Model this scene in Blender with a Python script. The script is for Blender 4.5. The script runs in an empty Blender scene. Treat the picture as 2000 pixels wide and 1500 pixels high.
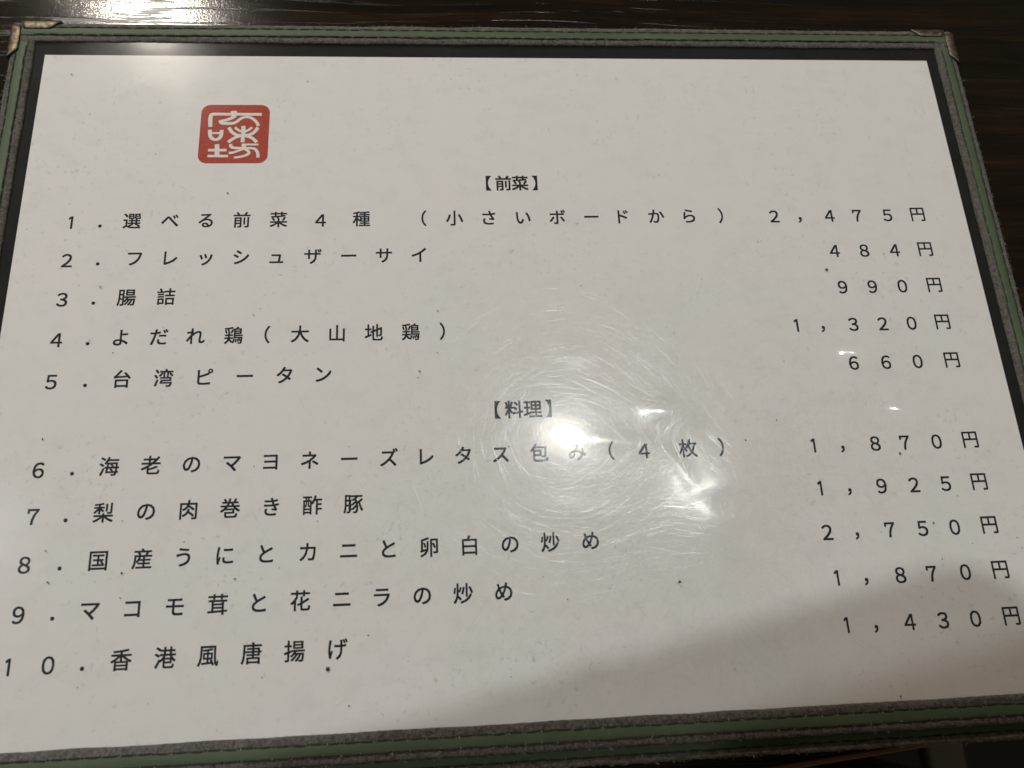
import bpy, bmesh, math, random
import numpy as np
from mathutils import Matrix, Vector, Quaternion

random.seed(7)
rng = np.random.default_rng(11)
scene = bpy.context.scene
COL = scene.collection

# ------------------------------------------------------------------ frame of reference
# The menu page lies flat: page millimetres (X to the right, Y down the page, H above the paper)
# become metres; the table top is 0.75 m above the floor.
TABLE_Z = 0.75
PAGE_Z = TABLE_Z + 0.0058


def W(x, y, h=0.0):
    return Vector((x * 0.001, -y * 0.001, PAGE_Z + h * 0.001))


# ------------------------------------------------------------------ camera
CAM_ROT = Matrix([[0.9966589, 0.0250333, -0.0777458], [-0.0477057, 0.9510499, -0.3053329], [0.0662966, 0.3080216, 0.9490666]])
CAM_POS = W(127.337, 186.417, 220.986)
cam = bpy.data.cameras.new("camera")
cam.sensor_fit = 'HORIZONTAL'
cam.sensor_width = 36.0
cam.lens = 1556.59 / 2000 * 36.0
cam.clip_start = 0.005
cam.clip_end = 50.0
cam.dof.use_dof = True
cam.dof.focus_distance = 0.245
cam.dof.aperture_fstop = 16.0
cam_obj = bpy.data.objects.new("camera", cam)
COL.objects.link(cam_obj)
cam_obj.matrix_world = Matrix.Translation(CAM_POS) @ CAM_ROT.to_4x4()
scene.camera = cam_obj

# ------------------------------------------------------------------ world and exposure
world = bpy.data.worlds.new("World")
scene.world = world
world.use_nodes = True
bg = world.node_tree.nodes["Background"]
bg.inputs[0].default_value = (1.0, 0.86, 0.62, 1)
bg.inputs[1].default_value = 0.10
scene.view_settings.view_transform = 'Standard'
scene.view_settings.look = 'None'
scene.view_settings.exposure = 0.09
scene.view_settings.gamma = 1.0
scene.cycles.use_denoising = True
scene.cycles.sample_clamp_indirect = 6.0
scene.cycles.caustics_reflective = False
scene.cycles.max_bounces = 5
scene.cycles.transparent_max_bounces = 16

# lamps of the room: (page x, page y, height) in mm of the lamp face, strengths
LAMP_MAIN = (391.0, -243.0, 1500.0)
LAMP_FAR = (-319.0, -764.0, 800.0)
LAMP_SIDE = (-1084.0, -105.0, 1673.0)
MAIN_POWER = 1600.0
FAR_POWER = 640.0
SIDE_POWER = 680.0
# phone added out of view to shade the page: roll against the picture and extents from the lens (m)
BLOCKER_ROLL = 17.8
PH = (-.112, .205, -.080, .059)

# ------------------------------------------------------------------ material helpers
def new_mat(name):
    m = bpy.data.materials.new(name)
    m.use_nodes = True
    m.node_tree.nodes.clear()
    return m, m.node_tree.nodes, m.node_tree.links


class NB:
    """short-hand for wiring nodes"""
    def __init__(self, name):
        self.m, self.n, self.l = new_mat(name)
        self.out = self.n.new('ShaderNodeOutputMaterial')

    def node(self, kind, **kw):
        nd = self.n.new(kind)
        for k, v in kw.items():
            setattr(nd, k, v)
        return nd

    def set(self, nd, **kw):
        for k, v in kw.items():
            key = k.replace('_', ' ')
            s = nd.inputs[key] if key in nd.inputs else nd.inputs[k]
            if hasattr(v, 'is_linked') or v.__class__.__name__.startswith('NodeSocket'):
                self.l.new(v, s)
            else:
                s.default_value = v
        return nd

    def coords(self, scale=(1, 1, 1), rot=(0, 0, 0), loc=(0, 0, 0), kind='Object'):
        tc = self.node('ShaderNodeTexCoord')
        mp = self.node('ShaderNodeMapping')
        mp.inputs['Scale'].default_value = scale
        mp.inputs['Rotation'].default_value = rot
        mp.inputs['Location'].default_value = loc
        self.l.new(tc.outputs[kind], mp.inputs['Vector'])
        return mp.outputs[0]

    def noise(self, vec, scale, detail=3, rough=.5, dist=0.0):
        nd = self.node('ShaderNodeTexNoise')
        self.set(nd, Vector=vec, Scale=scale, Detail=detail, Roughness=rough, Distortion=dist)
        return nd.outputs['Fac']

    def ramp(self, fac, stops, interp='LINEAR'):
        nd = self.node('ShaderNodeValToRGB')
        nd.color_ramp.interpolation = interp
        el = nd.color_ramp.elements
        while len(el) > 1:
            el.remove(el[-1])
        el[0].position, el[0].color = stops[0][0], self.c4(stops[0][1])
        for p, c in stops[1:]:
            e = el.new(p)
            e.color = self.c4(c)
        self.l.new(fac, nd.inputs[0])
        return nd.outputs[0]

    @staticmethod
    def c4(c):
        if isinstance(c, (int, float)):
            return (c, c, c, 1)
        return (*c, 1) if len(c) == 3 else c

    def mix(self, fac, a, b, blend='MIX'):
        nd = self.node('ShaderNodeMix', data_type='RGBA', blend_type=blend)
        for key, v in ((0, fac), (6, a), (7, b)):
            s = nd.inputs[key]
            if v.__class__.__name__.startswith('NodeSocket'):
                self.l.new(v, s)
            else:
                s.default_value = v if key == 0 else self.c4(v)
        return nd.outputs[2]

    def math(self, op, a, b=0.0, clamp=False):
        nd = self.node('ShaderNodeMath', operation=op, use_clamp=clamp)
        for i, v in enumerate((a, b)):
            if v.__class__.__name__.startswith('NodeSocket'):
                self.l.new(v, nd.inputs[i])
            else:
                nd.inputs[i].default_value = v
        return nd.outputs[0]

    def bump(self, height, strength=.3, dist=.001, normal=None):
        nd = self.node('ShaderNodeBump')
        self.set(nd, Height=height, Strength=strength, Distance=dist)
        if normal is not None:
            self.l.new(normal, nd.inputs['Normal'])
        return nd.outputs[0]

    def principled(self, **kw):
        nd = self.node('ShaderNodeBsdfPrincipled')
        self.set(nd, **kw)
        self.l.new(nd.outputs[0], self.out.inputs[0])
        return self.m


def mat_plain(name, col, rough=.6, **kw):
    b = NB(name)
    return b.principled(Base_Color=NB.c4(col), Roughness=rough, **kw)


def mat_paper():
    b = NB('printed_paper')
    v = b.coords()
    # cloudy tint of the cheap paper, and grime pressed under the film
    cloud = b.noise(v, 22, 3, .55)
    base = b.ramp(cloud, [(.3, (.825, .780, .752)), (.5, (.815, .780, .745)), (.7, (.805, .783, .747))])
    patch = b.ramp(b.noise(v, 34, 4, .6), [(.44, 0), (.62, 1)])
    fleck = b.ramp(b.noise(v, 520, 3, .62), [(.60, 0), (.70, 1)])
    f1 = b.math('MULTIPLY', patch, fleck)
    patch2 = b.ramp(b.noise(b.coords(loc=(3, 7, 1)), 60, 3, .6), [(.56, 0), (.70, 1)])
    fleck2 = b.ramp(b.noise(b.coords(loc=(1, 2, 5), scale=(1, .55, 1)), 900, 2, .55), [(.60, 0), (.70, 1)])
    f2 = b.math('MULTIPLY', patch2, fleck2)
    c = b.mix(b.math('MULTIPLY', f1, .40), base, (.36, .355, .33))
    c = b.mix(b.math('MULTIPLY', f2, .36), c, (.33, .32, .30))
    smear = b.ramp(b.noise(b.coords(loc=(6, 2, 9), scale=(1, 1.4, 1)), 130, 5, .72), [(.48, 0), (.70, 1)])
    c = b.mix(b.math('MULTIPLY', smear, .11), c, (.40, .395, .365))
    fibre = b.noise(v, 2600, 2, .5)
    return b.principled(Base_Color=c, Roughness=.85, Normal=b.bump(fibre, .12, .0001))


def mat_ink(name, col):
    b = NB(name)
    v = b.coords()
    c = b.mix(b.ramp(b.noise(v, 1500, 2, .6), [(.35, 0), (.75, 1)]), col, tuple(x * 1.35 + .004 for x in col))
    return b.principled(Base_Color=c, Roughness=.75, Specular_IOR_Level=.15)


def film_shader(name, bumpy=True, gloss=1.0, haze=.015, r1=.030, wide=.15):
    """clear plastic film: light passes, a little is mirrored, a trace is hazed"""
    b = NB(name)
    v = b.coords()
    geo = b.node('ShaderNodeNewGeometry')
    dot = b.node('ShaderNodeVectorMath', operation='DOT_PRODUCT')
    b.l.new(geo.outputs['Incoming'], dot.inputs[0])
    b.l.new(geo.outputs['Normal'], dot.inputs[1])
    inv = b.math('SUBTRACT', 1.0, b.math('ABSOLUTE', dot.outputs['Value']), True)
    fres = b.math('ADD', .04, b.math('MULTIPLY', b.math('POWER', inv, 5.0), .96))
    nrm = None
    if bumpy:
        wob = b.noise(v, 45, 2, .5)
        nrm = b.bump(wob, .12, .0002)
        grain = b.noise(v, 1400, 3, .65)
        nrm = b.bump(grain, .04, .00005, nrm)
    tr = b.node('ShaderNodeBsdfTransparent')
    tr.inputs[0].default_value = (.97, .972, .965, 1)
    g1 = b.node('ShaderNodeBsdfGlossy')
    g1.inputs['Roughness'].default_value = r1
    g2 = b.node('ShaderNodeBsdfGlossy')
    if nrm is not None:
        b.l.new(nrm, g1.inputs['Normal'])
        b.l.new(nrm, g2.inputs['Normal'])
        rv = b.noise(v, 60, 4, .6)
        rr = b.ramp(rv, [(.35, .13), (.7, .21)])
        b.l.new(rr, g2.inputs['Roughness'])
    else:
        g2.inputs['Roughness'].default_value = .30
    gm = b.node('ShaderNodeMixShader')
    gm.inputs[0].default_value = wide
    b.l.new(g1.outputs[0], gm.inputs[1])
    b.l.new(g2.outputs[0], gm.inputs[2])
    mx = b.node('ShaderNodeMixShader')
    b.l.new(b.math('MULTIPLY', fres, gloss, True), mx.inputs[0])
    b.l.new(tr.outputs[0], mx.inputs[1])
    b.l.new(gm.outputs[0], mx.inputs[2])
    df = b.node('ShaderNodeBsdfDiffuse')
    df.inputs[0].default_value = (.75, .76, .76, 1)
    m2 = b.node('ShaderNodeMixShader')
    m2.inputs[0].default_value = haze
    b.l.new(mx.outputs[0], m2.inputs[1])
    b.l.new(df.outputs[0], m2.inputs[2])
    b.l.new(m2.outputs[0], b.out.inputs[0])
    return b.m


def mat_ribbon():
    b = NB('woven_ribbon')
    v = b.coords()
    big = b.noise(v, 160, 4, .65)
    c = b.ramp(big, [(.3, (.085, .074, .057)), (.55, (.125, .11, .088)), (.75, (.18, .16, .13))])
    fine = b.noise(v, 1500, 4, .75)
    c = b.mix(b.ramp(fine, [(.42, 0), (.66, .8)]), c, (.34, .305, .245))
    dark = b.ramp(b.noise(b.coords(loc=(4, 4, 4)), 850, 3, .7), [(.50, 0), (.62, 1)])
    c = b.mix(b.math('MULTIPLY', dark, .75), c, (.030, .025, .017))
    rust = b.ramp(b.noise(b.coords(loc=(8, 4, 1)), 300, 3, .6), [(.52, 0), (.66, .6)])
    c = b.mix(rust, c, (.12, .080, .055))
    wave = b.node('ShaderNodeTexWave', wave_type='BANDS', bands_direction='X')
    b.set(wave, Vector=b.coords(kind='UV'), Scale=1.0, Distortion=2.0, Detail=2.0)
    h = b.math('ADD', b.math('MULTIPLY', wave.outputs['Fac'], .6), fine)
    return b.principled(Base_Color=c, Roughness=.95, Specular_IOR_Level=.1, Normal=b.bump(h, .9, .0003),
                        Sheen_Weight=.25, Sheen_Roughness=.5)


def mat_band():
    b = NB('green_vinyl')
    v = b.coords()
    c = b.ramp(b.noise(v, 60, 4, .6), [(.3, (.066, .088, .048)), (.6, (.080, .104, .060)), (.8, (.095, .12, .072))])
    rub = b.ramp(b.noise(b.coords(loc=(9, 1, 3)), 420, 4, .65), [(.62, 0), (.72, 1)])
    c = b.mix(b.math('MULTIPLY', rub, .4), c, (.17, .20, .14))
    return b.principled(Base_Color=c, Roughness=.5, Specular_IOR_Level=.2,
                        Normal=b.bump(b.noise(v, 1600, 3, .6), .35, .0001))


def mat_board():
    b = NB('black_backing_card')
    v = b.coords()
    c = b.ramp(b.noise(v, 90, 5, .65), [(.35, (.004, .0045, .005)), (.7, (.011, .0115, .0125))])
    sc = b.ramp(b.noise(b.coords(scale=(1, 9, 1)), 500, 2, .5), [(.66, 0), (.74, 1)])
    c = b.mix(b.math('MULTIPLY', sc, .3), c, (.07, .072, .075))
    return b.principled(Base_Color=c, Roughness=.7, Specular_IOR_Level=.12)


def mat_metal():
    b = NB('tarnished_metal')
    v = b.coords()
    c = b.ramp(b.noise(v, 700, 4, .65), [(.3, (.07, .048, .030)), (.5, (.17, .138, .104)), (.75, (.30, .265, .215))])
    r = b.ramp(b.noise(v, 900, 3, .6), [(.3, .42), (.7, .6)])
    return b.principled(Base_Color=c, Metallic=1.0, Roughness=r, Normal=b.bump(b.noise(v, 1300, 3, .6), .3, .00008))


def mat_wood():
    b = NB('dark_lacquered_wood')
    a = math.radians(6)
    warp = b.noise(b.coords(rot=(0, 0, a), scale=(3.0, 9, 1)), 1.6, 2, .5)
    tc = b.node('ShaderNodeTexCoord')
    mp = b.node('ShaderNodeMapping')
    mp.inputs['Rotation'].default_value = (0, 0, a)
    b.l.new(tc.outputs['Object'], mp.inputs['Vector'])
    sx = b.node('ShaderNodeSeparateXYZ')
    b.l.new(mp.outputs[0], sx.inputs[0])
    yy = b.math('ADD', sx.outputs[1], b.math('MULTIPLY', warp, .02))

    def stretched(kx, ky, off=0.0):
        cb = b.node('ShaderNodeCombineXYZ')
        b.l.new(b.math('MULTIPLY', sx.outputs[0], kx), cb.inputs[0])
        b.l.new(b.math('MULTIPLY', yy, ky), cb.inputs[1])
        cb.inputs[2].default_value = off
        return cb.outputs[0]
    tone = b.noise(stretched(9, 150), 1, 4, .6)
    c = b.ramp(tone, [(.30, (.003, .0019, .0010)), (.50, (.011, .0062, .0026)), (.64, (.024, .0130, .0050)), (.80, (.040, .0215, .008))])
    fine = b.noise(stretched(60, 1300, 3), 1, 3, .6)
    c = b.mix(b.ramp(fine, [(.35, .75), (.65, 0)]), c, (.004, .0028, .002))
    pn = b.noise(stretched(7, 210, 7), 1, 2, .5)
    pores = b.ramp(b.math('ABSOLUTE', b.math('SUBTRACT', pn, .5)), [(.008, 0), (.030, 1)])
    dash = b.ramp(b.noise(stretched(45, 500, 2), 1, 3, .7), [(.38, 0), (.52, 1)])
    pores = b.math('MAXIMUM', pores, b.math('SUBTRACT', 1.0, dash))
    c = b.mix(b.math('SUBTRACT', 1.0, pores), c, (.002, .0015, .001))
    speck = b.noise(tc.outputs['Object'], 1500, 2, .6)
    h = b.math('ADD', pores, b.math('MULTIPLY', fine, .25))
    n = b.bump(h, .5, .00008)
    n = b.bump(speck, .5, .00007, n)
    return b.principled(Base_Color=c, Roughness=b.ramp(pores, [(0, .30), (1, .125)]), Specular_IOR_Level=.32, Normal=n)


def mat_emit(name, col, strength):
    b = NB(name)
    e = b.node('ShaderNodeEmission')
    e.inputs[0].default_value = NB.c4(col)
    e.inputs[1].default_value = strength
    b.l.new(e.outputs[0], b.out.inputs[0])
    return b.m


M = dict(
    paper=mat_paper(),
    ink=mat_ink('black_print', (.016, .017, .020)),
    red=mat_ink('red_print', (.38, .056, .035)),
    white_print=mat_plain('unprinted_paper', (.78, .75, .70), .8),
    film=film_shader('clear_film', True, 1.4, .003),
    scratch=film_shader('scratched_film', False, .62, .0, .15, .0),
    ribbon=mat_ribbon(), band=mat_band(), board=mat_board(), metal=mat_metal(), wood=mat_wood(),
    thread=mat_plain('green_thread', (.022, .027, .012), .85),
    hole=mat_plain('needle_hole', (.012, .013, .008), .9),
    fuzz=mat_plain('frayed_fibre', (.30, .27, .22), .9),
    grime=mat_plain('dark_grime', (.05, .045, .035), .9),
    edge=mat_plain('worn_table_edge', (.17, .075, .026), .45),
    floor=mat_plain('dark_floor_tile', (.010, .009, .010), .55),
    steel=mat_plain('brushed_steel', (.13, .12, .11), .38, Metallic=1.0),
    seat=mat_plain('black_vinyl', (.008, .008, .009), .5),
    skin=mat_plain('skin', (.45, .27, .19), .55),
    cloth=mat_plain('dark_sleeve_cloth', (.02, .02, .025), .9),
    black=mat_plain('black_glass', (.01, .01, .012), .25),
    lampbody=mat_plain('lamp_housing', (.05, .05, .05), .5),
)


# ------------------------------------------------------------------ object helpers
def link(o, parent=None):
    COL.objects.link(o)
    if parent is not None:
        o.parent = parent
    return o


def tag(o, label=None, cat=None, group=None, kind=None):
    for k, v in (('label', label), ('category', cat), ('group', group), ('kind', kind)):
        if v:
            o[k] = v
    return o


def empty(name, loc=(0, 0, 0)):
    o = bpy.data.objects.new(name, None)
    o.empty_display_size = .01
    o.location = loc
    return link(o)


def mesh_obj(name, verts, faces, mat, parent=None, smooth=False, mats=None, fmat=None):
    me = bpy.data.meshes.new(name)
    me.from_pydata([tuple(v) for v in verts], [], faces)
    me.update()
    for mm in ([mat] if mats is None else mats):
        me.materials.append(mm)
    if fmat is not None:
        me.polygons.foreach_set('material_index', fmat)
    if smooth:
        me.polygons.foreach_set('use_smooth', [True] * len(me.polygons))
    o = bpy.data.objects.new(name, me)
    return link(o, parent)


def page_box(x0, x1, y0, y1, h0, h1, bevel=0.0):
    bm = bmesh.new()
    v = [bm.verts.new(W(x, y, h)) for h in (h0, h1) for x, y in ((x0, y0), (x1, y0), (x1, y1), (x0, y1))]
    for f in ((0, 1, 2, 3), (7, 6, 5, 4), (0, 4, 5, 1), (1, 5, 6, 2), (2, 6, 7, 3), (3, 7, 4, 0)):
        bm.faces.new([v[i] for i in f])
    bmesh.ops.recalc_face_normals(bm, faces=bm.faces)
    if bevel:
        bmesh.ops.bevel(bm, geom=list(bm.edges), offset=bevel * .001, segments=2, affect='EDGES', profile=.6)
    return bm


def bm_obj(name, bm, mat, parent=None, smooth=False):
    me = bpy.data.meshes.new(name)
    bm.to_mesh(me)
    bm.free()
    me.materials.append(mat)
    if smooth:
        me.polygons.foreach_set('use_smooth', [True] * len(me.polygons))
    return link(bpy.data.objects.new(name, me), parent)


# ------------------------------------------------------------------ setting: floor, table, stool
bm = bmesh.new()
for p in ((-3, -3), (3, -3), (3, 3), (-3, 3)):
    bm.verts.new((p[0], p[1], 0))
bm.faces.new(bm.verts)
tag(bm_obj('floor', bm, M['floor']), kind='structure')

# table: its near edge runs at five degrees to the menu
TA = math.radians(5.0)
EDGE_PT = Vector((.2394, -.2200, 0))
table = empty('table', (EDGE_PT.x, EDGE_PT.y, 0))
table.rotation_euler = (0, 0, TA)
tag(table, 'dark brown lacquered wooden table with grained top under the menu', 'table')


def local_box(name, x0, x1, y0, y1, z0, z1, mat, parent, bevel=0.0, seg=3):
    bm = bmesh.new()
    v = [bm.verts.new((x, y, z)) for z in (z0, z1) for x, y in ((x0, y0), (x1, y0), (x1, y1), (x0, y1))]
    for f in ((3, 2, 1, 0), (4, 5, 6, 7), (0, 1, 5, 4), (1, 2, 6, 5), (2, 3, 7, 6), (3, 0, 4, 7)):
        bm.faces.new([v[i] for i in f])
    if bevel:
        bmesh.ops.bevel(bm, geom=list(bm.edges), offset=bevel, segments=seg, affect='EDGES', profile=.5)
    return bm_obj(name, bm, mat, parent, smooth=False)


local_box('table_top', -.72, .55, .0012, .78, TABLE_Z - .03, TABLE_Z, M['wood'], table, .0006, 1)
local_box('edge_strip', -.72, .55, -.0006, .0010, TABLE_Z - .029, TABLE_Z - .0003, M['edge'], table, .0004, 1)
for lx in (-.66, .49):
    for ly in (.09, .70):
        local_box('leg', lx - .03, lx + .03, ly - .03, ly + .03, 0, TABLE_Z - .031, M['wood'], table, .002, 1)

# a stool pushed under the near side, only a steel rail of it shows below the table edge
stool = empty('stool', (.40, -.43, 0))
tag(stool, 'dark stool with a grey steel rail below the table edge', 'stool')
local_box('seat', -.16, .16, -.17, .125, .42, .46, M['seat'], stool, .012, 3)
for lx in (-.14, .14):
    for ly in (-.15, .10):
        local_box('leg', lx - .012, lx + .012, ly - .012, ly + .012, 0, .42, M['steel'], stool, .003, 2)
bmr = bmesh.new()
bmesh.ops.create_cone(bmr, cap_ends=True, segments=20, radius1=.011, radius2=.013, depth=.22,
                      matrix=Matrix.Translation((0.0, .19, .50)) @ Matrix.Rotation(math.pi / 2, 4, 'X') @ Matrix.Rotation(0.0, 4, 'Y'))
bm_obj('rail', bmr, M['steel'], stool, True)

# ------------------------------------------------------------------ menu folder (two leaves in cloth binding)
folder = empty('menu_folder', (0, 0, 0))
tag(folder, 'menu folder with grey cloth binding, green stitched border and metal corners', 'menu folder')

X0, X1, Y0, Y1 = -10.6, 307.7, -12.0, 213.9     # outer size of a leaf, mm
RW = 7.1                                         # width of the binding on the face


def smooth_noise(n, step, amp, seed):
    r = np.random.default_rng(seed)
    k = r.normal(0, 1, n // step + 4)
    xs = np.linspace(0, len(k) - 2.001, n)
    i = xs.astype(int)
    t = xs - i
    t = t * t * (3 - 2 * t)
    return amp * (k[i] * (1 - t) + k[i + 1] * t)


def sweep_strip(name, p0, p1, inward, h0, parent, seed, z_drop, step=.45):
    """ribbon folded over the edge of a leaf; p0-p1 is its outer line, inward points to the page"""
    p0, p1, inward = np.array(p0, float), np.array(p1, float), np.array(inward, float)
    L = np.linalg.norm(p1 - p0)
    d = (p1 - p0) / L
    n = int(L / step) + 1
    # profile: (distance from the outer line, height)
    prof = [(.75, -z_drop), (.12, -z_drop + .25), (-.05, -z_drop + .9), (-.02, .15), (.18, .55), (.7, .80), (1.5, .86), (2.0, .80),
            (3.5, .83), (5.1, .80), (5.6, .86), (6.3, .84), (6.85, .66), (RW, .40), (RW + .02, .05)]
    base = np.array(prof)
    ts = np.linspace(0, L, n)
    wig = smooth_noise(n, 26, .16, seed)
    wig2 = smooth_noise(n, 5, .035, seed + 1)
    wig3 = smooth_noise(n, 3, .03, seed + 2)
    hh = smooth_noise(n, 12, .05, seed + 3)
    verts, faces, uvs = [], [], []
    np_ = len(prof)
    for i in range(n):
        for j, (q, z) in enumerate(prof):
            jag = wig[i] * .5
            if j <= 5:
                jag += wig2[i] + rng.normal(0, .02)
            if j >= 11:
                jag += wig3[i] + rng.normal(0, .022)
            zz = z + (hh[i] + rng.normal(0, .018) if 3 < j < np_ - 1 else 0)
            P = p0 + d * ts[i] + inward * (q + jag)
            verts.append(W(P[0], P[1], h0 + zz))
    for i in range(n - 1):
        for j in range(np_ - 1):
            a = i * np_ + j
            faces.append((a, a + 1, a + np_ + 1, a + np_))
    o = mesh_obj(name, verts, faces, M['ribbon'], parent, True)
    me = o.data
    uv = me.uv_layers.new(name='uv')
    li = np.empty(len(me.loops), int)
    me.loops.foreach_get('vertex_index', li)
    uvd = np.stack([ts[li // np_] * 2.2, (li % np_) * .5], 1)
    uv.data.foreach_set('uv', uvd.ravel())
    bm = bmesh.new(); bm.from_mesh(me); bmesh.ops.recalc_face_normals(bm, faces=bm.faces); 
    up = sum(1 for f in bm.faces if f.normal.z < -.5) > sum(1 for f in bm.faces if f.normal.z > .5)
    if up:
        bmesh.ops.reverse_faces(bm, faces=bm.faces)
    bm.to_mesh(me); bm.free()
    return o


def make_band(p0, p1, inward, h0, parent, seed, ins0=0., ins1=0., lo=1.95, hi=5.15):
    p0, p1, inward = np.array(p0, float), np.array(p1, float), np.array(inward, float)
    L = np.linalg.norm(p1 - p0)
    d = (p1 - p0) / L
    n = int((L - ins0 - ins1) / 1.0) + 1
    ts = np.linspace(ins0, L - ins1, n)
    e0, e1 = smooth_noise(n, 6, .10, seed), smooth_noise(n, 6, .10, seed + 9)
    cen = smooth_noise(n, 40, .12, seed + 4)
    prof = [(lo, .70), (lo + .02, .98), (lo + .35, 1.10), ((lo + hi) / 2, 1.14), (hi - .35, 1.10), (hi - .02, .98), (hi, .70)]
    verts, faces = [], []
    m = len(prof)
    for i in range(n):
        for j, (q, z) in enumerate(prof):
            jag = cen[i] + (e0[i] if j < 3 else e1[i] if j > 3 else 0)
            P = p0 + d * ts[i] + inward * (q + jag)
            verts.append(W(P[0], P[1], h0 + z))
    for i in range(n - 1):
        for j in range(m - 1):
            a = i * m + j
            faces.append((a, a + 1, a + m + 1, a + m))
    faces.append(tuple(range(m)))
    faces.append(tuple(range((n - 1) * m, n * m)))
    o = mesh_obj('green_band', verts, faces, M['band'], parent, True)
    bm = bmesh.new(); bm.from_mesh(o.data); bmesh.ops.recalc_face_normals(bm, faces=bm.faces)
    if sum(f.normal.z for f in bm.faces) < 0:
        bmesh.ops.reverse_faces(bm, faces=bm.faces)
    bm.to_mesh(o.data); bm.free()
    return o


def make_stitching(p0, p1, inward, h0, parent, seed, ins0, ins1, lo=2.15, hi=4.95):
    """two rows of machine stitches: a thread laid along the seam and a dark needle hole at each end"""
    r = random.Random(seed)
    p0, p1, inward = Vector((*p0, 0)), Vector((*p1, 0)), Vector((*inward, 0))
    L = (p1 - p0).length
    d = (p1 - p0).normalized()
    verts, faces, fm = [], [], []
    for q0 in (lo, hi):
        t = ins0 + r.uniform(.5, 3)
        while t < L - ins1 - 4:
            ln = 3.25 + r.uniform(-.25, .25)
            q = q0 + r.uniform(-.10, .10)
            skew = r.uniform(-.14, .14)
            secs = [(0, -.02, .10), (.35, .13, .22), (ln * .5, .17, .24), (ln - .35, .13, .22), (ln, -.02, .10)]
            b0 = len(verts)
            for s, hz, wd in secs:
                c = p0 + d * (t + s) + inward * (q + skew * (s / ln - .5))
                for k in range(5):
                    a = math.pi * k / 4
                    P = c + inward * (wd * math.cos(a))
                    verts.append(W(P.x, P.y, h0 + 1.02 + hz + wd * .8 * math.sin(a)))
            for i in range(4):
                for k in range(4):
                    a = b0 + i * 5 + k
                    faces.append((a, a + 1, a + 6, a + 5)); fm.append(0)
            # needle hole: a small dark pit rim
            b0 = len(verts)
            c = p0 + d * (t - .42) + inward * q
            for k in range(7):
                a = 2 * math.pi * k / 7
                P = c + d * (.36 * math.cos(a)) + inward * (.27 * math.sin(a))
                verts.append(W(P.x, P.y, h0 + 1.135))
            faces.append(tuple(range(b0, b0 + 7))); fm.append(1)
            # frayed tuft where the thread dives
            if r.random() < .8:
                b0 = len(verts)
                P = c + d * r.uniform(-.2, .5) + inward * r.uniform(-.25, .25)
                Q = P + d * r.uniform(-.5, .5) + inward * r.uniform(-.6, .6)
                s = (Q - P).normalized().cross(Vector((0, 0, 1))) * .11
                verts += [W(*(P + s).xy, h0 + 1.14), W(*(P - s).xy, h0 + 1.14), W(Q.x, Q.y, h0 + 1.14 + r.uniform(.2, .6))]
                faces.append((b0, b0 + 1, b0 + 2)); fm.append(2)
            t += ln + .85
    o = mesh_obj('stitching', verts, faces, None, parent, False, [M['thread'], M['hole'], M['fuzz']], fm)
    return tag(o, kind='stuff')


def make_fuzz(p0, p1, inward, h0, parent, seed, count):
    r = random.Random(seed)
    p0, p1, inward = Vector((*p0, 0)), Vector((*p1, 0)), Vector((*inward, 0))
    d = (p1 - p0)
    L = d.length
    d.normalize()
    verts, faces = [], []
    for k in range(count):
        t = r.uniform(0, L)
        if r.random() < .68:
            q, out = r.uniform(-.05, .5), -1
            hz = r.uniform(0.1, .7)
        else:
            q, out = r.uniform(RW - .6, RW), 1
            hz = r.uniform(.3, .75)
        ln = min(1.3, r.expovariate(1 / .26) + .12)
        a = p0 + d * t + inward * q
        dr = (inward * out * r.uniform(.2, 1) + d * r.uniform(-1, 1)).normalized()
        b_ = a + dr * ln * .55 + d * r.uniform(-.12, .12)
        c = a + dr * ln + d * r.uniform(-.3, .3)
        s = dr.cross(Vector((0, 0, 1))) * r.uniform(.022, .045)
        z0, z1, z2 = hz, hz + r.uniform(-.1, .4), hz + r.uniform(-.3, .6)
        i = len(verts)
        verts += [W(*(a + s).xy, h0 + z0), W(*(a - s).xy, h0 + z0), W(*(b_ + s).xy, h0 + z1), W(*(b_ - s).xy, h0 + z1), W(*c.xy, h0 + z2)]
        faces += [(i, i + 1, i + 3, i + 2), (i + 2, i + 3, i + 4)]
    return tag(mesh_obj('frayed_fibres', verts, faces, M['fuzz'], parent), kind='stuff')


def make_leaf(dy, h0, seed, front):
    """black board with a ribbon along each side; the ribbons of the long sides lie over the short ones"""
    bm_obj('backing_board', page_box(X0 + .4, X1 - .4, Y0 + .4 + dy, Y1 - .4 + dy, h0 - 2.35, h0 - .25), M['board'], folder)
    sides = [((X0, Y0), (X1, Y0), (0, 1), .16, 0., 0.), ((X0, Y1), (X1, Y1), (0, -1), .16, 0., 0.),
             ((X0, Y0 + RW - .4), (X0, Y1 - RW + .4), (1, 0), 0., .2, .2), ((X1, Y0 + RW - .4), (X1, Y1 - RW + .4), (-1, 0), 0., .2, .2)]
    for k, (a, b_, inw, lift, i0, i1) in enumerate(sides):
        a, b_ = (a[0], a[1] + dy), (b_[0], b_[1] + dy)
        s = sweep_strip('binding_strip', a, b_, inw, h0 + lift, folder, seed + 20 * k, 2.45)
        ins = 1.2 if k < 2 else .5
        make_band(a, b_, inw, h0 + lift, s, seed + 20 * k + 5, ins, ins)
        if front or k == 1:
            make_stitching(a, b_, inw, h0 + lift, s, seed + k, 5 if k < 2 else .4, 5 if k < 2 else .4)
            make_fuzz(a, b_, inw, h0 + lift, s, seed + k + 50, 800 if k < 2 else 600)


make_leaf(0.0, 0.0, 100, True)
make_leaf(4.4, -3.1, 300, False)


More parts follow.
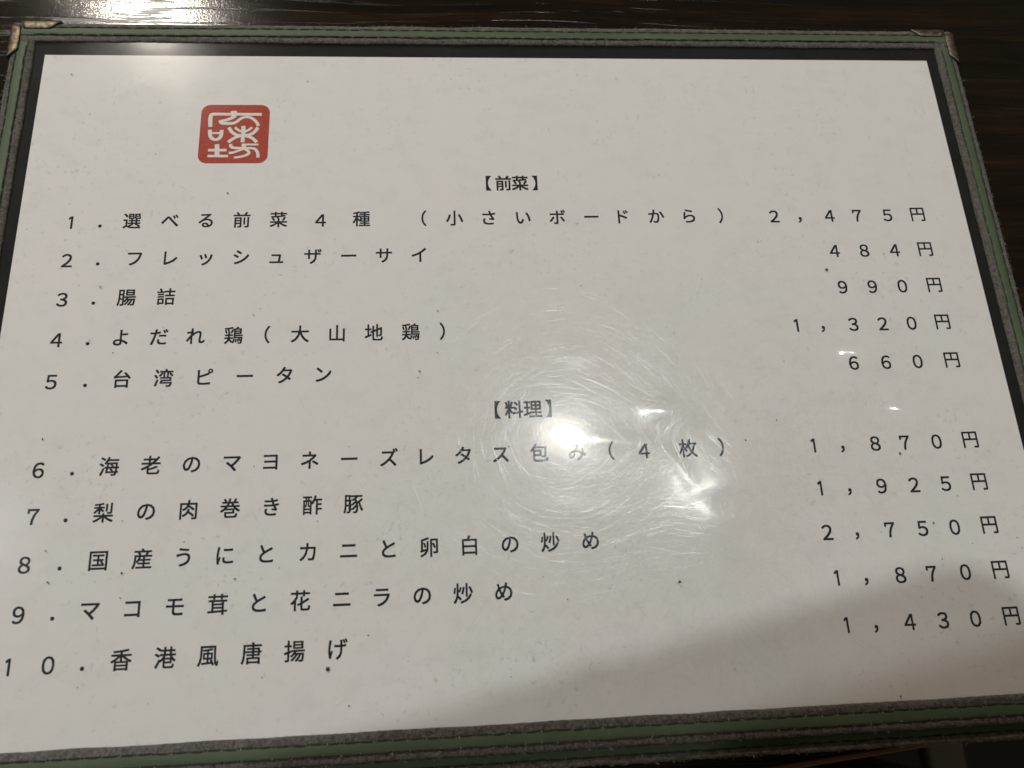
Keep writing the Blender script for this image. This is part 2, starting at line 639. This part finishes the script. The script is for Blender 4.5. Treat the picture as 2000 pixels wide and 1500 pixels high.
def make_bracket(cx, cy, sx, sy, seed):
    """pressed metal corner: two flanges folded over the edges, mitred at the tip"""
    r = random.Random(seed)
    verts, faces = [], []

    def flange(horizontal, length, width):
        b0 = len(verts)
        # along the edge from the corner; (t, q) -> page coordinates
        def P(t, q, h):
            if horizontal:
                return W(cx + sx * t, cy + sy * q, h)
            return W(cx + sx * q, cy + sy * t, h)
        prof = [(-.35, -2.6), (-.42, .55), (-.25, 1.0), (.35, 1.36), (width * .55, 1.40), (width - .25, 1.36), (width, 1.18)]
        for q, h in prof:
            f = max(0, q) / width
            t0 = (2.3 if horizontal else 1.2) + 1.3 * f * (1.0 if horizontal else .5)
            for s in range(9):
                u = s / 8
                t1 = length - 2.6 * f ** 1.3 + .25 * math.sin(f * 5 + seed)
                t = t0 + (t1 - t0) * u
                verts.append(P(t, q + r.uniform(-.05, .05), h + r.uniform(-.03, .03) + .05 * math.sin(u * 9 + seed)))
        n = len(prof)
        for j in range(n - 1):
            for s in range(8):
                a = b0 + j * 9 + s
                faces.append((a, a + 1, a + 10, a + 9))
    flange(True, 14.5, 2.7)
    flange(False, 13.5, 2.6)
    o = mesh_obj('corner_bracket', verts, faces, M['metal'], folder, True)
    bm = bmesh.new(); bm.from_mesh(o.data); bmesh.ops.recalc_face_normals(bm, faces=bm.faces)
    if sum(f.normal.z for f in bm.faces) < 0:
        bmesh.ops.reverse_faces(bm, faces=bm.faces)
    bm.to_mesh(o.data); bm.free()
    md = o.modifiers.new('thickness', 'SOLIDIFY')
    md.thickness = .00028
    md.offset = 1
    return o


make_bracket(X0, Y0, 1, 1, 1)
make_bracket(X1, Y0, -1, 1, 2)
make_bracket(X0, Y1, 1, -1, 3)
make_bracket(X1, Y1, -1, -1, 4)

# ------------------------------------------------------------------ printed sheet slipped into the folder
sheet_root = empty('menu_sheet', (0, 0, 0))
tag(sheet_root, 'white printed menu sheet with red seal under the clear film', 'menu')
bm_obj('paper', page_box(0, 297, 0, 210, -.15, 0), M['paper'], sheet_root)

TEXT_ROWS = [
    ('１．選べる前菜４種（小さいボードから）２，４７５円', 60.97, [15.4, 23.7, 32.9, 44.0, 54.6, 65.3, 76.3, 89.0, 101.4, 120.6, 130.1, 140.8, 151.6, 162.4, 173.2, 183.3, 194.1, 204.7, 215.0, 232.6, 241.0, 251.0, 260.3, 270.5, 280.8]),
    ('２．フレッシュザーサイ４８４円', 73.56, [15.5, 24.4, 34.8, 45.2, 55.5, 65.8, 76.2, 87.0, 97.7, 108.3, 118.9, 250.5, 260.3, 270.4, 280.7]),
    ('３．腸詰９９０円', 86.17, [15.6, 24.5, 33.7, 44.9, 250.9, 260.6, 270.4, 281.0]),
    ('４．よだれ鶏（大山地鶏）１，３２０円', 98.77, [15.6, 24.3, 33.3, 44.0, 54.3, 65.0, 74.6, 84.0, 94.7, 105.4, 116.2, 125.5, 234.2, 242.2, 252.0, 261.5, 270.8, 280.9]),
    ('５．台湾ピータン６６０円', 111.37, [15.7, 25.0, 34.9, 46.3, 57.8, 68.9, 80.0, 91.1, 249.8, 260.0, 270.1, 281.1]),
    ('６．海老のマヨネーズレタス包み（４枚）１，８７０円', 136.56, [15.5, 24.4, 34.0, 45.0, 55.9, 66.8, 77.2, 87.9, 98.8, 109.8, 120.3, 130.6, 141.2, 152.2, 163.1, 173.0, 182.5, 195.5, 205.3, 233.2, 241.6, 251.7, 260.8, 270.6, 281.1]),
    ('７．梨の肉巻き酢豚１，９２５円', 149.17, [15.7, 24.2, 33.8, 44.9, 56.0, 67.0, 78.0, 89.0, 100.1, 233.1, 241.4, 251.2, 261.0, 270.6, 280.9]),
    ('８．国産うにとカニと卵白の炒め２，７５０円', 161.76, [15.2, 24.2, 33.8, 45.0, 55.6, 66.4, 77.2, 88.1, 99.0, 109.7, 120.6, 131.6, 142.7, 153.8, 165.0, 232.7, 241.3, 251.2, 260.9, 270.5, 281.0]),
    ('９．マコモ茸と花ニラの炒め１，８７０円', 174.37, [15.4, 23.9, 33.1, 43.7, 54.4, 65.3, 75.9, 86.6, 97.4, 107.9, 118.6, 129.5, 140.4, 233.6, 241.6, 251.7, 260.9, 270.8, 281.2]),
    ('１０．香港風唐揚げ１，４３０円', 186.97, [14.8, 24.3, 32.7, 42.1, 53.0, 63.7, 74.6, 85.5, 96.6, 234.1, 242.0, 251.8, 261.4, 270.8, 281.3]),
]
SEAL_STROKES = [
    ([[69.5, 22.54], [64.45, 22.51], [59.65, 22.49], [55.18, 22.46], [53.92, 22.66], [53.54, 23.62], [53.59, 25.34], [53.72, 27.25]], [1.04, 1.01, 0.98, 1.04, 1.22, 1.28, 1.28, 1.22]),
    ([[60.67, 21.25], [60.76, 22.26], [60.89, 23.22]], [1.83, 2.06, 1.83]),
    ([[61.28, 23.03], [60.21, 23.9], [58.5, 24.67], [56.46, 25.05]], [1.22, 1.07, 0.92, 0.61]),
    ([[56.44, 24.77], [57.06, 25.72], [58.74, 25.95], [60.64, 25.87], [61.88, 25.24], [63.09, 24.09], [64.5, 23.57], [65.95, 23.76], [67.28, 24.66], [68.13, 25.72], [68.67, 26.9]], [0.69, 1.15, 1.1, 1.01, 0.98, 0.92, 0.85, 0.92, 0.98, 1.01, 1.01]),
    ([[53.69, 28.3], [53.81, 30.09], [54.42, 31.42], [55.63, 31.95], [56.78, 31.42], [57.28, 30.1], [57.3, 28.39]], [1.19, 1.16, 1.13, 1.01, 1.13, 1.16, 1.16]),
    ([[54.22, 29.53], [56.9, 29.53]], [0.7, 0.7]),
    ([[63.96, 26.91], [64.11, 29.53], [64.05, 31.43], [64.02, 32.94]], [1.31, 1.25, 1.19, 1.19]),
    ([[61.37, 27.4], [62.38, 28.39], [63.85, 29.12]], [0.79, 0.82, 0.76]),
    ([[66.7, 27.4], [65.71, 28.39], [64.32, 29.12]], [0.79, 0.82, 0.76]),
    ([[59.5, 27.48], [60.52, 29.15], [62.0, 30.2], [63.92, 30.48], [65.68, 30.83], [67.15, 31.62], [68.41, 32.95]], [1.13, 1.1, 1.01, 0.92, 0.98, 1.04, 1.13]),
    ([[68.54, 27.48], [67.58, 29.06], [66.2, 30.11], [63.92, 30.48], [62.2, 30.95], [60.83, 31.8], [59.6, 32.93]], [1.13, 1.1, 1.01, 0.92, 0.98, 1.04, 1.13]),
    ([[56.22, 33.68], [56.48, 37.87]], [1.4, 1.47]),
    ([[53.61, 35.82], [59.26, 35.83]], [0.92, 0.92]),
    ([[53.55, 37.96], [59.87, 37.98]], [0.89, 0.89]),
    ([[60.43, 33.59], [60.6, 34.62], [61.8, 35.04], [64.33, 35.16], [66.85, 35.12], [68.14, 35.58], [68.87, 36.89], [69.08, 38.57]], [1.01, 1.01, 0.92, 0.85, 0.85, 0.95, 1.01, 0.98]),
    ([[64.48, 33.47], [64.5, 35.38]], [1.4, 1.22]),
    ([[64.42, 33.8], [69.0, 33.81]], [0.67, 0.67]),
    ([[60.02, 36.86], [61.27, 36.72], [63.27, 35.94], [64.66, 35.38]], [0.95, 0.82, 0.7, 0.61]),
    ([[64.66, 35.38], [65.88, 36.13], [66.19, 36.97], [65.1, 37.81], [63.4, 38.32], [61.69, 38.54]], [0.76, 0.89, 0.92, 0.85, 0.79, 0.73]),
]
SPECKS = [[185.7, 8.2, 0.69], [148.4, 7.8, 0.42], [131.4, 41.8, 0.42], [32.4, 70.8, 0.56], [26.1, 82.4, 0.97], [124.3, 91.9, 0.83], [121.0, 97.1, 0.56], [118.7, 110.9, 0.83], [118.3, 112.7, 0.56], [123.9, 105.3, 0.56], [134.2, 82.8, 0.42], [168.0, 84.4, 0.56], [206.0, 83.0, 0.56], [246.6, 80.1, 1.39], [227.9, 110.5, 0.69], [222.6, 128.8, 0.97], [212.3, 134.6, 1.11], [258.5, 139.8, 1.11], [266.3, 75.0, 0.83], [275.5, 139.3, 0.42], [273.2, 152.9, 0.56], [264.3, 160.3, 0.83], [264.6, 170.5, 0.69], [188.5, 173.6, 1.25], [157.5, 176.8, 0.56], [94.2, 191.2, 1.67], [104.4, 183.5, 0.69], [114.7, 190.4, 0.42], [141.3, 195.6, 0.42], [245.2, 205.7, 0.83], [43.5, 137.0, 0.69], [72.9, 137.5, 0.42], [55.6, 157.4, 0.69], [69.5, 167.6, 0.97], [40.2, 164.9, 0.83], [21.9, 166.5, 1.11], [20.3, 158.3, 0.69], [40.5, 171.2, 0.56], [31.2, 184.4, 0.42], [32.2, 192.6, 0.42], [18.5, 192.5, 0.42], [49.8, 197.3, 0.42], [99.7, 200.4, 0.69], [15.6, 127.9, 1.11], [72.3, 90.2, 0.56], [70.5, 92.2, 0.56], [31.8, 103.1, 0.56], [45.1, 95.7, 0.42], [98.7, 132.7, 0.56], [24.9, 99.2, 0.56], [28.4, 137.2, 0.56], [39.1, 151.2, 0.56], [90.5, 153.2, 0.56], [183.3, 126.4, 0.69], [143.5, 134.1, 0.42], [130.4, 145.0, 0.42], [169.9, 72.4, 0.42], [237.7, 201.5, 0.42], [77.6, 192.5, 0.69], [151.2, 170.6, 0.56], [80.8, 165.2, 0.56], [288.2, 165.4, 0.56], [289.0, 168.3, 0.56], [274.5, 166.5, 0.56], [248.3, 162.3, 0.56], [83.6, 10.0, 0.69], [37.9, 37.4, 0.56], [60.6, 51.3, 0.83], [9.3, 7.8, 0.69], [290.8, 41.3, 0.42], [269.8, 31.9, 0.56]]

EM = 5.64
_glyphs = {}


def glyph(ch):
    """flat triangles of a character, em = 1, centred on its own width and on the em square"""
    if ch in _glyphs:
        return _glyphs[ch]
    if ch == '１':
        v = [(.04, -.36), (-.045, -.36), (-.045, .255), (-.16, .19), (-.16, .275), (-.03, .365), (.04, .365)]
        f = [(0, 1, 2, 5, 6), (2, 3, 4, 5)]
        res = (np.array(v), f)
    else:
        cu = bpy.data.curves.new('g', 'FONT')
        cu.body = ch
        cu.size = 1.0
        cu.resolution_u = 3
        o = bpy.data.objects.new('g', cu)
        COL.objects.link(o)
        dg = bpy.context.evaluated_depsgraph_get()
        me = o.evaluated_get(dg).to_mesh()
        v = np.array([(q.co.x, q.co.y) for q in me.vertices])
        f = [tuple(p.vertices) for p in me.polygons]
        o.evaluated_get(dg).to_mesh_clear()
        bpy.data.objects.remove(o)
        v[:, 0] -= (v[:, 0].min() + v[:, 0].max()) / 2
        v[:, 1] -= (GLYPH_MID if ch not in '０２３４５６７８９' else (v[:, 1].min() + v[:, 1].max()) / 2)
        if ch == '７':
            k = len(v)
            x0, y1 = v[:, 0].min(), v[:, 1].max()
            v = np.vstack([v, [(x0, y1), (x0 + .075, y1), (x0 + .075, y1 - .20), (x0, y1 - .20)]])
            f.append((k, k + 1, k + 2, k + 3))
        res = (v, f)
    _glyphs[ch] = res
    return res


GLYPH_MID = .30


def text_part(name, chars, y, xs, em=EM, weight=.015):
    verts, faces = [], []
    for ch, x in zip(chars, xs):
        v, f = glyph(ch)
        for c, (ox, oy) in enumerate(((-1, -1), (1, -1), (-1, 1), (1, 1))):
            b0 = len(verts)
            wgt = weight * (.5 if ch in '【】' else 1)
            for a, b_ in v:
                verts.append(W(x + (a + ox * wgt) * em * TXW, y - (b_ + oy * wgt) * em, .02 + .004 * c))
            faces += [tuple(i + b0 for i in g) for g in f]
    return mesh_obj(name, verts, faces, M['ink'], sheet_root)


TXW = .98
for chars, y, xs in TEXT_ROWS:
    k = max(i for i in range(1, len(xs)) if chars[i] in '１２４６９' and xs[i] > 225 and xs[i - 1] < 225)
    o = text_part('dish_line', chars[:k], y, xs[:k])
    o['label'] = 'printed line reading ' + chars[:k]
    o = text_part('price', chars[k:], y, xs[k:])
    o['label'] = 'printed price reading ' + chars[k:]
text_part('section_heading', '【前菜】', 48.65, (141.2, 145.9, 151.2, 155.9), weight=.020)['label'] = 'section heading reading 【前菜】'
text_part('section_heading', '【料理】', 123.5, (140.9, 145.6, 151.1, 155.7), weight=.020)['label'] = 'section heading reading 【料理】'

# red seal with white seal-script strokes
sv, sf = [], []
sx0, sx1, sy0, sy1, sr = 50.6, 72.0, 18.95, 40.6, 2.9
for cx, cy, a0 in ((sx1 - sr, sy1 - sr, 0), (sx0 + sr, sy1 - sr, 90), (sx0 + sr, sy0 + sr, 180), (sx1 - sr, sy0 + sr, 270)):
    for k in range(9):
        a = math.radians(a0 + k * 90 / 8)
        sv.append(W(cx + sr * math.cos(a), cy + sr * math.sin(a), .02))
sf.append(tuple(reversed(range(len(sv)))))
seal = mesh_obj('red_seal', sv, sf, M['red'], sheet_root)
seal['label'] = 'red rounded square seal with white seal-script strokes'


def catmull(pts, per=6):
    P = [np.array(p, float) for p in pts]
    P = [2 * P[0] - P[1]] + P + [2 * P[-1] - P[-2]]
    out = []
    for i in range(1, len(P) - 2):
        for k in range(per):
            t = k / per
            out.append(.5 * ((2 * P[i]) + (-P[i - 1] + P[i + 1]) * t + (2 * P[i - 1] - 5 * P[i] + 4 * P[i + 1] - P[i + 2]) * t * t
                             + (-P[i - 1] + 3 * P[i] - 3 * P[i + 1] + P[i + 2]) * t ** 3))
    out.append(P[-2])
    return np.array(out)


for k, (pts, ws) in enumerate(SEAL_STROKES):
    c = catmull([(a, b_, w_) for (a, b_), w_ in zip(pts, ws)])
    tg = np.gradient(c[:, :2], axis=0)
    tg /= np.linalg.norm(tg, axis=1)[:, None]
    nm = np.stack([-tg[:, 1], tg[:, 0]], 1)
    vv, ff = [], []
    for i in range(len(c)):
        for s in (-.5, .5):
            q = c[i, :2] + nm[i] * c[i, 2] * s
            vv.append(W(q[0], q[1], .04 + .003 * k))
    for i in range(len(c) - 1):
        ff.append((2 * i, 2 * i + 1, 2 * i + 3, 2 * i + 2))
    mesh_obj('seal_stroke', vv, ff, M['white_print'], seal)

# ------------------------------------------------------------------ clear film over the sheet
FX0, FX1, FY0, FY1 = -4.2, 301.4, -5.6, 207.6
nx, ny = 440, 310
gx, gy = np.meshgrid(np.linspace(FX0, FX1, nx), np.linspace(FY0, FY1, ny))


def seg_dist(px, py, a, b_):
    dx, dy = b_[0] - a[0], b_[1] - a[1]
    t = np.clip(((px - a[0]) * dx + (py - a[1]) * dy) / (dx * dx + dy * dy), 0, 1)
    return np.hypot(px - a[0] - t * dx, py - a[1] - t * dy), t


def film_height(x, y):
    h = np.full(np.shape(x), .34)
    def bump(cx, cy, amp, sa, sb, ang):
        ca, sn = math.cos(math.radians(ang)), math.sin(math.radians(ang))
        u, v = (x - cx) * ca + (y - cy) * sn, -(x - cx) * sn + (y - cy) * ca
        return amp * np.exp(-(u / sa) ** 2 / 2 - (v / sb) ** 2 / 2)
    # pressed dimples and blisters seen in the film
    h = h + bump(207.5, 155.5, 2.02, 11.0, 19.0, 28)
    h = h + bump(161.2, 131.2, .22, 34.0, 13.0, 22)
    h = h - bump(206.6, 152.8, .40, 4.6, 2.3, 8)
    h = h + bump(166.5, 106.5, .13, 4.5, 2.2, -5)
    h = h + bump(191.5, 125.0, .62, 5.0, 2.6, 8)
    h = h + bump(252.0, 109.0, 1.6, 4.6, 3.2, 30)
    h = h + bump(263.0, 127.5, 1.55, 4.2, 3.0, 30)
    h = h + bump(174.6, 189.5, .40, 4.0, 2.6, -5)
    h = h + bump(161.0, 153.0, .10, 8.0, 2.2, 5)
    h = h + bump(283.0, 26.0, .30, 4.0, 6.0, 20)
    # a soft crease that draws the reflection out into a tail
    ridge = [(167.0, 132.8), (176.0, 133.8), (183.0, 134.8), (188.8, 137.4), (192.7, 142.0), (196.0, 148.8)]
    dm = np.full(np.shape(x), 1e9)
    tt = np.zeros(np.shape(x))
    for i in range(len(ridge) - 1):
        dd, t = seg_dist(x, y, ridge[i], ridge[i + 1])
        tt = np.where(dd < dm, (i + t) / (len(ridge) - 1), tt)
        dm = np.minimum(dm, dd)
    h = h + .20 * np.sin(np.pi * np.clip(tt, 0.02, .98)) ** .6 * np.exp(-(dm / 1.6) ** 2 / 2)
    # slow waviness, flat again where the film runs under the binding
    edge = np.clip(np.minimum(np.minimum(x - FX0, FX1 - x), np.minimum(y - FY0, FY1 - y)) * 1.0 - 9, 0, 28) / 28
    edge = edge * edge * (3 - 2 * edge)
    wave = .05 * np.sin(x / 17 + .6 * np.sin(y / 23)) + .05 * np.sin(y / 14 + x / 41)
    return .34 + (h - .34 + .06 + wave) * edge


gz = film_height(gx, gy)
FV = [W(a, b_, c) for a, b_, c in zip(gx.ravel(), gy.ravel(), gz.ravel())]
FF = [(j * nx + i, (j + 1) * nx + i, (j + 1) * nx + i + 1, j * nx + i + 1) for j in range(ny - 1) for i in range(nx - 1)]
film = mesh_obj('clear_film', FV, FF, M['film'], folder, True)

# wiping scratches: fine shallow grooves, most of them near the middle right of the film
N = 23000
paths = []
left_in_bundle = 0
for k in range(N):
    if left_in_bundle <= 0:
        left_in_bundle = 1 if rng.random() < .45 else int(rng.integers(4, 16))
        if rng.random() < .965:
            bx, by = rng.normal(183, 36), rng.normal(143, 30)
        else:
            bx, by = rng.uniform(2, 295), rng.uniform(60, 205)
        bang, bcurv, spread = rng.uniform(0, math.pi), rng.normal(0, .012), rng.uniform(1.5, 7)
    left_in_bundle -= 1
    cx, cy = bx + rng.normal(0, spread), by + rng.normal(0, spread)
    ln = min(36.0, 2.0 + rng.exponential(6.0))
    seg = max(2, int(ln / 2.4))
    s = np.linspace(-ln / 2, ln / 2, seg + 1)
    th = bang + rng.normal(0, .10) + (bcurv + rng.normal(0, .004)) * s
    px = cx + np.concatenate([[0], np.cumsum(np.cos((th[1:] + th[:-1]) / 2) * np.diff(s))])
    py = cy + np.concatenate([[0], np.cumsum(np.sin((th[1:] + th[:-1]) / 2) * np.diff(s))])
    if px.min() < FX0 + 3 or px.max() > FX1 - 3 or py.min() < FY0 + 3 or py.max() > FY1 - 3:
        continue
    wd = min(.10, .011 + rng.exponential(.013))
    tw = wd * np.sin(np.linspace(.12, math.pi - .12, seg + 1)) ** .6
    paths.append((px, py, th, tw, rng.uniform(.06, .12) + rng.exponential(.05)))
hz = film_height(np.concatenate([p[0] for p in paths]), np.concatenate([p[1] for p in paths]))
q = np.array([-1, -.5, 0, .5, 1.0])
hq = np.array([0, .75, 1.0, .75, 0]) * .5
VV, faces, b0, o0 = [], [], 0, 0
for px, py, th, tw, sl in paths:
    n = len(px)
    h = hz[o0:o0 + n]
    o0 += n
    x = px[:, None] - np.sin(th)[:, None] * q * tw[:, None]
    y = py[:, None] + np.cos(th)[:, None] * q * tw[:, None]
    z = h[:, None] + .012 + hq * (sl * tw)[:, None]
    VV.append(np.stack([x.ravel() * .001, -y.ravel() * .001, PAGE_Z + z.ravel() * .001], 1))
    for i in range(n - 1):
        for j in range(4):
            a = b0 + i * 5 + j
            faces.append((a + 5, a + 6, a + 1, a))
    b0 += n * 5
verts = np.concatenate(VV)
scr = mesh_obj('scratches', verts, faces, M['scratch'], film, True)
bm = bmesh.new(); bm.from_mesh(scr.data)
if sum(f.normal.z for f in bm.faces) < 0:
    bmesh.ops.reverse_faces(bm, faces=bm.faces)
bm.to_mesh(scr.data); bm.free()
tag(scr, kind='stuff')

# crumbs of grime stuck on the film
gv, gf = [], []
for x, y, s in SPECKS:
    n = random.randint(5, 8)
    a0 = random.uniform(0, 6.28)
    st = random.uniform(.45, .9)
    hz = float(film_height(np.array([x]), np.array([y]))[0]) + .02
    b0 = len(gv)
    rr = s * .42
    ring = []
    for k in range(n):
        a = 2 * math.pi * k / n
        q = rr * random.uniform(.6, 1.1)
        u, v = q * math.cos(a), q * st * math.sin(a)
        gv.append(W(x + u * math.cos(a0) - v * math.sin(a0), y + u * math.sin(a0) + v * math.cos(a0), hz))
    gv.append(W(x, y, hz + rr * .5))
    for k in range(n):
        gf.append((b0 + (k + 1) % n, b0 + k, b0 + n))
tag(mesh_obj('grime_crumbs', gv, gf, M['grime'], film), kind='stuff')

# ------------------------------------------------------------------ lamps
def lamp(name, pos, aim, rings, label, rim):
    """round lamp: housing with a bright lens and glowing rings for the light on its reflector"""
    p = W(*pos)
    root = empty(name, p)
    root.rotation_euler = (aim - p).to_track_quat('-Z', 'Y').to_euler()
    tag(root, label, 'lamp')
    r0 = 0.0
    for k, (r1, m, nm) in enumerate(rings):
        bm = bmesh.new()
        n = 40
        outer = [bm.verts.new((r1 * math.cos(2 * math.pi * i / n), r1 * math.sin(2 * math.pi * i / n), .004 * k)) for i in range(n)]
        if r0 == 0:
            bm.faces.new(list(reversed(outer)))
        else:
            inner = [bm.verts.new((r0 * math.cos(2 * math.pi * i / n), r0 * math.sin(2 * math.pi * i / n), .004 * (k - 1) + .0005)) for i in range(n)]
            for i in range(n):
                bm.faces.new((outer[i], inner[i], inner[(i + 1) % n], outer[(i + 1) % n]))
        bm_obj(nm, bm, m, root)
        r0 = r1
    bm = bmesh.new()
    prof = [(rim, -.006), (rim + .006, -.006), (rim + .006, .05), (rim * .6, .09), (.012, .10), (.012, .16)]
    n = 32
    rows = [[bm.verts.new((r * math.cos(2 * math.pi * i / n), r * math.sin(2 * math.pi * i / n), z)) for i in range(n)] for r, z in prof]
    for a, b_ in zip(rows[:-1], rows[1:]):
        for i in range(n):
            bm.faces.new((a[i], a[(i + 1) % n], b_[(i + 1) % n], b_[i]))
    bm_obj('housing', bm, M['lampbody'], root, True)
    return root


page_mid = W(150, 110, 0)
lamp('spot_lamp', LAMP_MAIN, page_mid,
     [(.019, mat_emit('spot_led', (.93, .98, 1.0), MAIN_POWER), 'lens'),
      (.042, mat_emit('cool_ring_glow', (.62, .86, 1.0), 6.5), 'reflector'),  # ring emission stands for lens light caught by the reflector, tints the halo
      (.076, mat_emit('warm_ring_glow', (1.0, .80, .45), 3.6), 'reflector')],
     'cool white spot lamp hanging above the menu', .079)
lamp('pendant_lamp', LAMP_FAR, page_mid,
     [(.030, mat_emit('warm_bulb', (1.0, .92, .80), FAR_POWER), 'lens')],
     'warm pendant lamp beyond the far end of the table', .06)
lamp('wall_lamp', LAMP_SIDE, page_mid,
     [(.035, mat_emit('side_bulb', (.87, .91, 1.0), SIDE_POWER), 'lens')],
     'cool wall lamp to the left of the table', .039)

# ------------------------------------------------------------------ the phone added out of frame, sized to cast the page shadow
R3 = CAM_ROT.to_4x4()
blocker = empty('tablet_blocker')
blocker.matrix_world = Matrix.Translation(CAM_POS) @ R3 @ Matrix.Translation((0, 0, .016)) @ Matrix.Rotation(math.radians(BLOCKER_ROLL), 4, 'Z')
tag(blocker, 'unseen black tablet added above the menu to shade it', 'tablet')


def rounded_slab(w0, w1, h0, h1, z0, z1, r):
    bm = bmesh.new()
    ring = []
    for cx, cy, a0 in ((w1 - r, h1 - r, 0), (w0 + r, h1 - r, 90), (w0 + r, h0 + r, 180), (w1 - r, h0 + r, 270)):
        for k in range(8):
            a = math.radians(a0 + 90 * k / 7)
            ring.append((cx + r * math.cos(a), cy + r * math.sin(a)))
    lo = [bm.verts.new((x, y, z0)) for x, y in ring]
    hi = [bm.verts.new((x, y, z1)) for x, y in ring]
    n = len(ring)
    bm.faces.new(list(reversed(lo)))
    bm.faces.new(hi)
    for i in range(n):
        bm.faces.new((lo[i], lo[(i + 1) % n], hi[(i + 1) % n], hi[i]))
    return bm


bm_obj('body', rounded_slab(PH[0], PH[1], PH[2], PH[3], .006, .014, .020), M['black'], blocker)
bm_obj('lens_bump', rounded_slab(-.010, .014, -.014, .014, .0035, .0058, .006), M['black'], blocker)

# ------------------------------------------------------------------ the hand that holds it (added outside the frame to roughen the shadow edge)
hand = empty('shading_hand')
hand.matrix_world = blocker.matrix_world.copy()
tag(hand, 'unseen hand in a dark sleeve added to vary the shadow on the menu', 'shading_hand')
HX = .095
hv, he, hr = [], [], []


def hv_add(p, r, prev=None):
    hv.append(p)
    hr.append(r)
    if prev is not None:
        he.append((prev, len(hv) - 1))
    return len(hv) - 1


wrist = hv_add((HX + .052, -.052, .040), .024)
palm = hv_add((HX + .022, -.012, .040), .030, wrist)
knuckle = hv_add((HX + .004, .018, .036), .026, palm)
for k, (dx, reach, rad) in enumerate(((-.034, -.008, .0084), (-.016, -.004, .0092), (.004, -.003, .0094), (.023, -.006, .0090))):
    a = hv_add((HX + dx * .75, .032, .034), .0105, knuckle)
    b_ = hv_add((HX + dx, PH[3] - .012 + reach * .4, .031), .0098, a)
    c = hv_add((HX + dx - .002, PH[3] + reach, .014), rad, b_)
    hv_add((HX + dx - .004, PH[3] - .012 + reach * .4, -.0045), rad * .85, c)
t1 = hv_add((HX - .028, -.030, .036), .0125, palm)
t2 = hv_add((HX - .052, -.034, .028), .0105, t1)
hv_add((HX - .070, -.030, .024), .0085, t2)
me = bpy.data.meshes.new('hand_skin')
me.from_pydata(hv, he, [])
ho = link(bpy.data.objects.new('hand', me), hand)
md = ho.modifiers.new('skin', 'SKIN')
for i, sv_ in enumerate(me.skin_vertices[0].data):
    sv_.radius = (hr[i], hr[i] * (.55 if i in (wrist, palm, knuckle) else 1.0)) if i else (hr[i], hr[i])
    sv_.use_root = (i == wrist)
md.use_smooth_shade = True
sd = ho.modifiers.new('smooth', 'SUBSURF')
sd.levels = sd.render_levels = 2
me.materials.append(M['skin'])
bm = bmesh.new()
sl = [(Vector((HX + .050, -.050, .040)), .034), (Vector((HX + .066, -.075, .042)), .037), (Vector((HX + .10, -.13, .046)), .042),
      (Vector((HX + .15, -.20, .052)), .048)]
rows = []
dirv = (sl[-1][0] - sl[0][0]).normalized()
u = dirv.cross(Vector((0, 0, 1))).normalized()
w_ = dirv.cross(u)
for c, r in sl:
    rows.append([bm.verts.new(c + u * r * math.cos(a) + w_ * r * .85 * math.sin(a)) for a in (2 * math.pi * i / 20 for i in range(20))])
for a, b_ in zip(rows[:-1], rows[1:]):
    for i in range(20):
        bm.faces.new((a[i], a[(i + 1) % 20], b_[(i + 1) % 20], b_[i]))
bm.faces.new(rows[-1])
bm_obj('sleeve', bm, M['cloth'], hand, True)
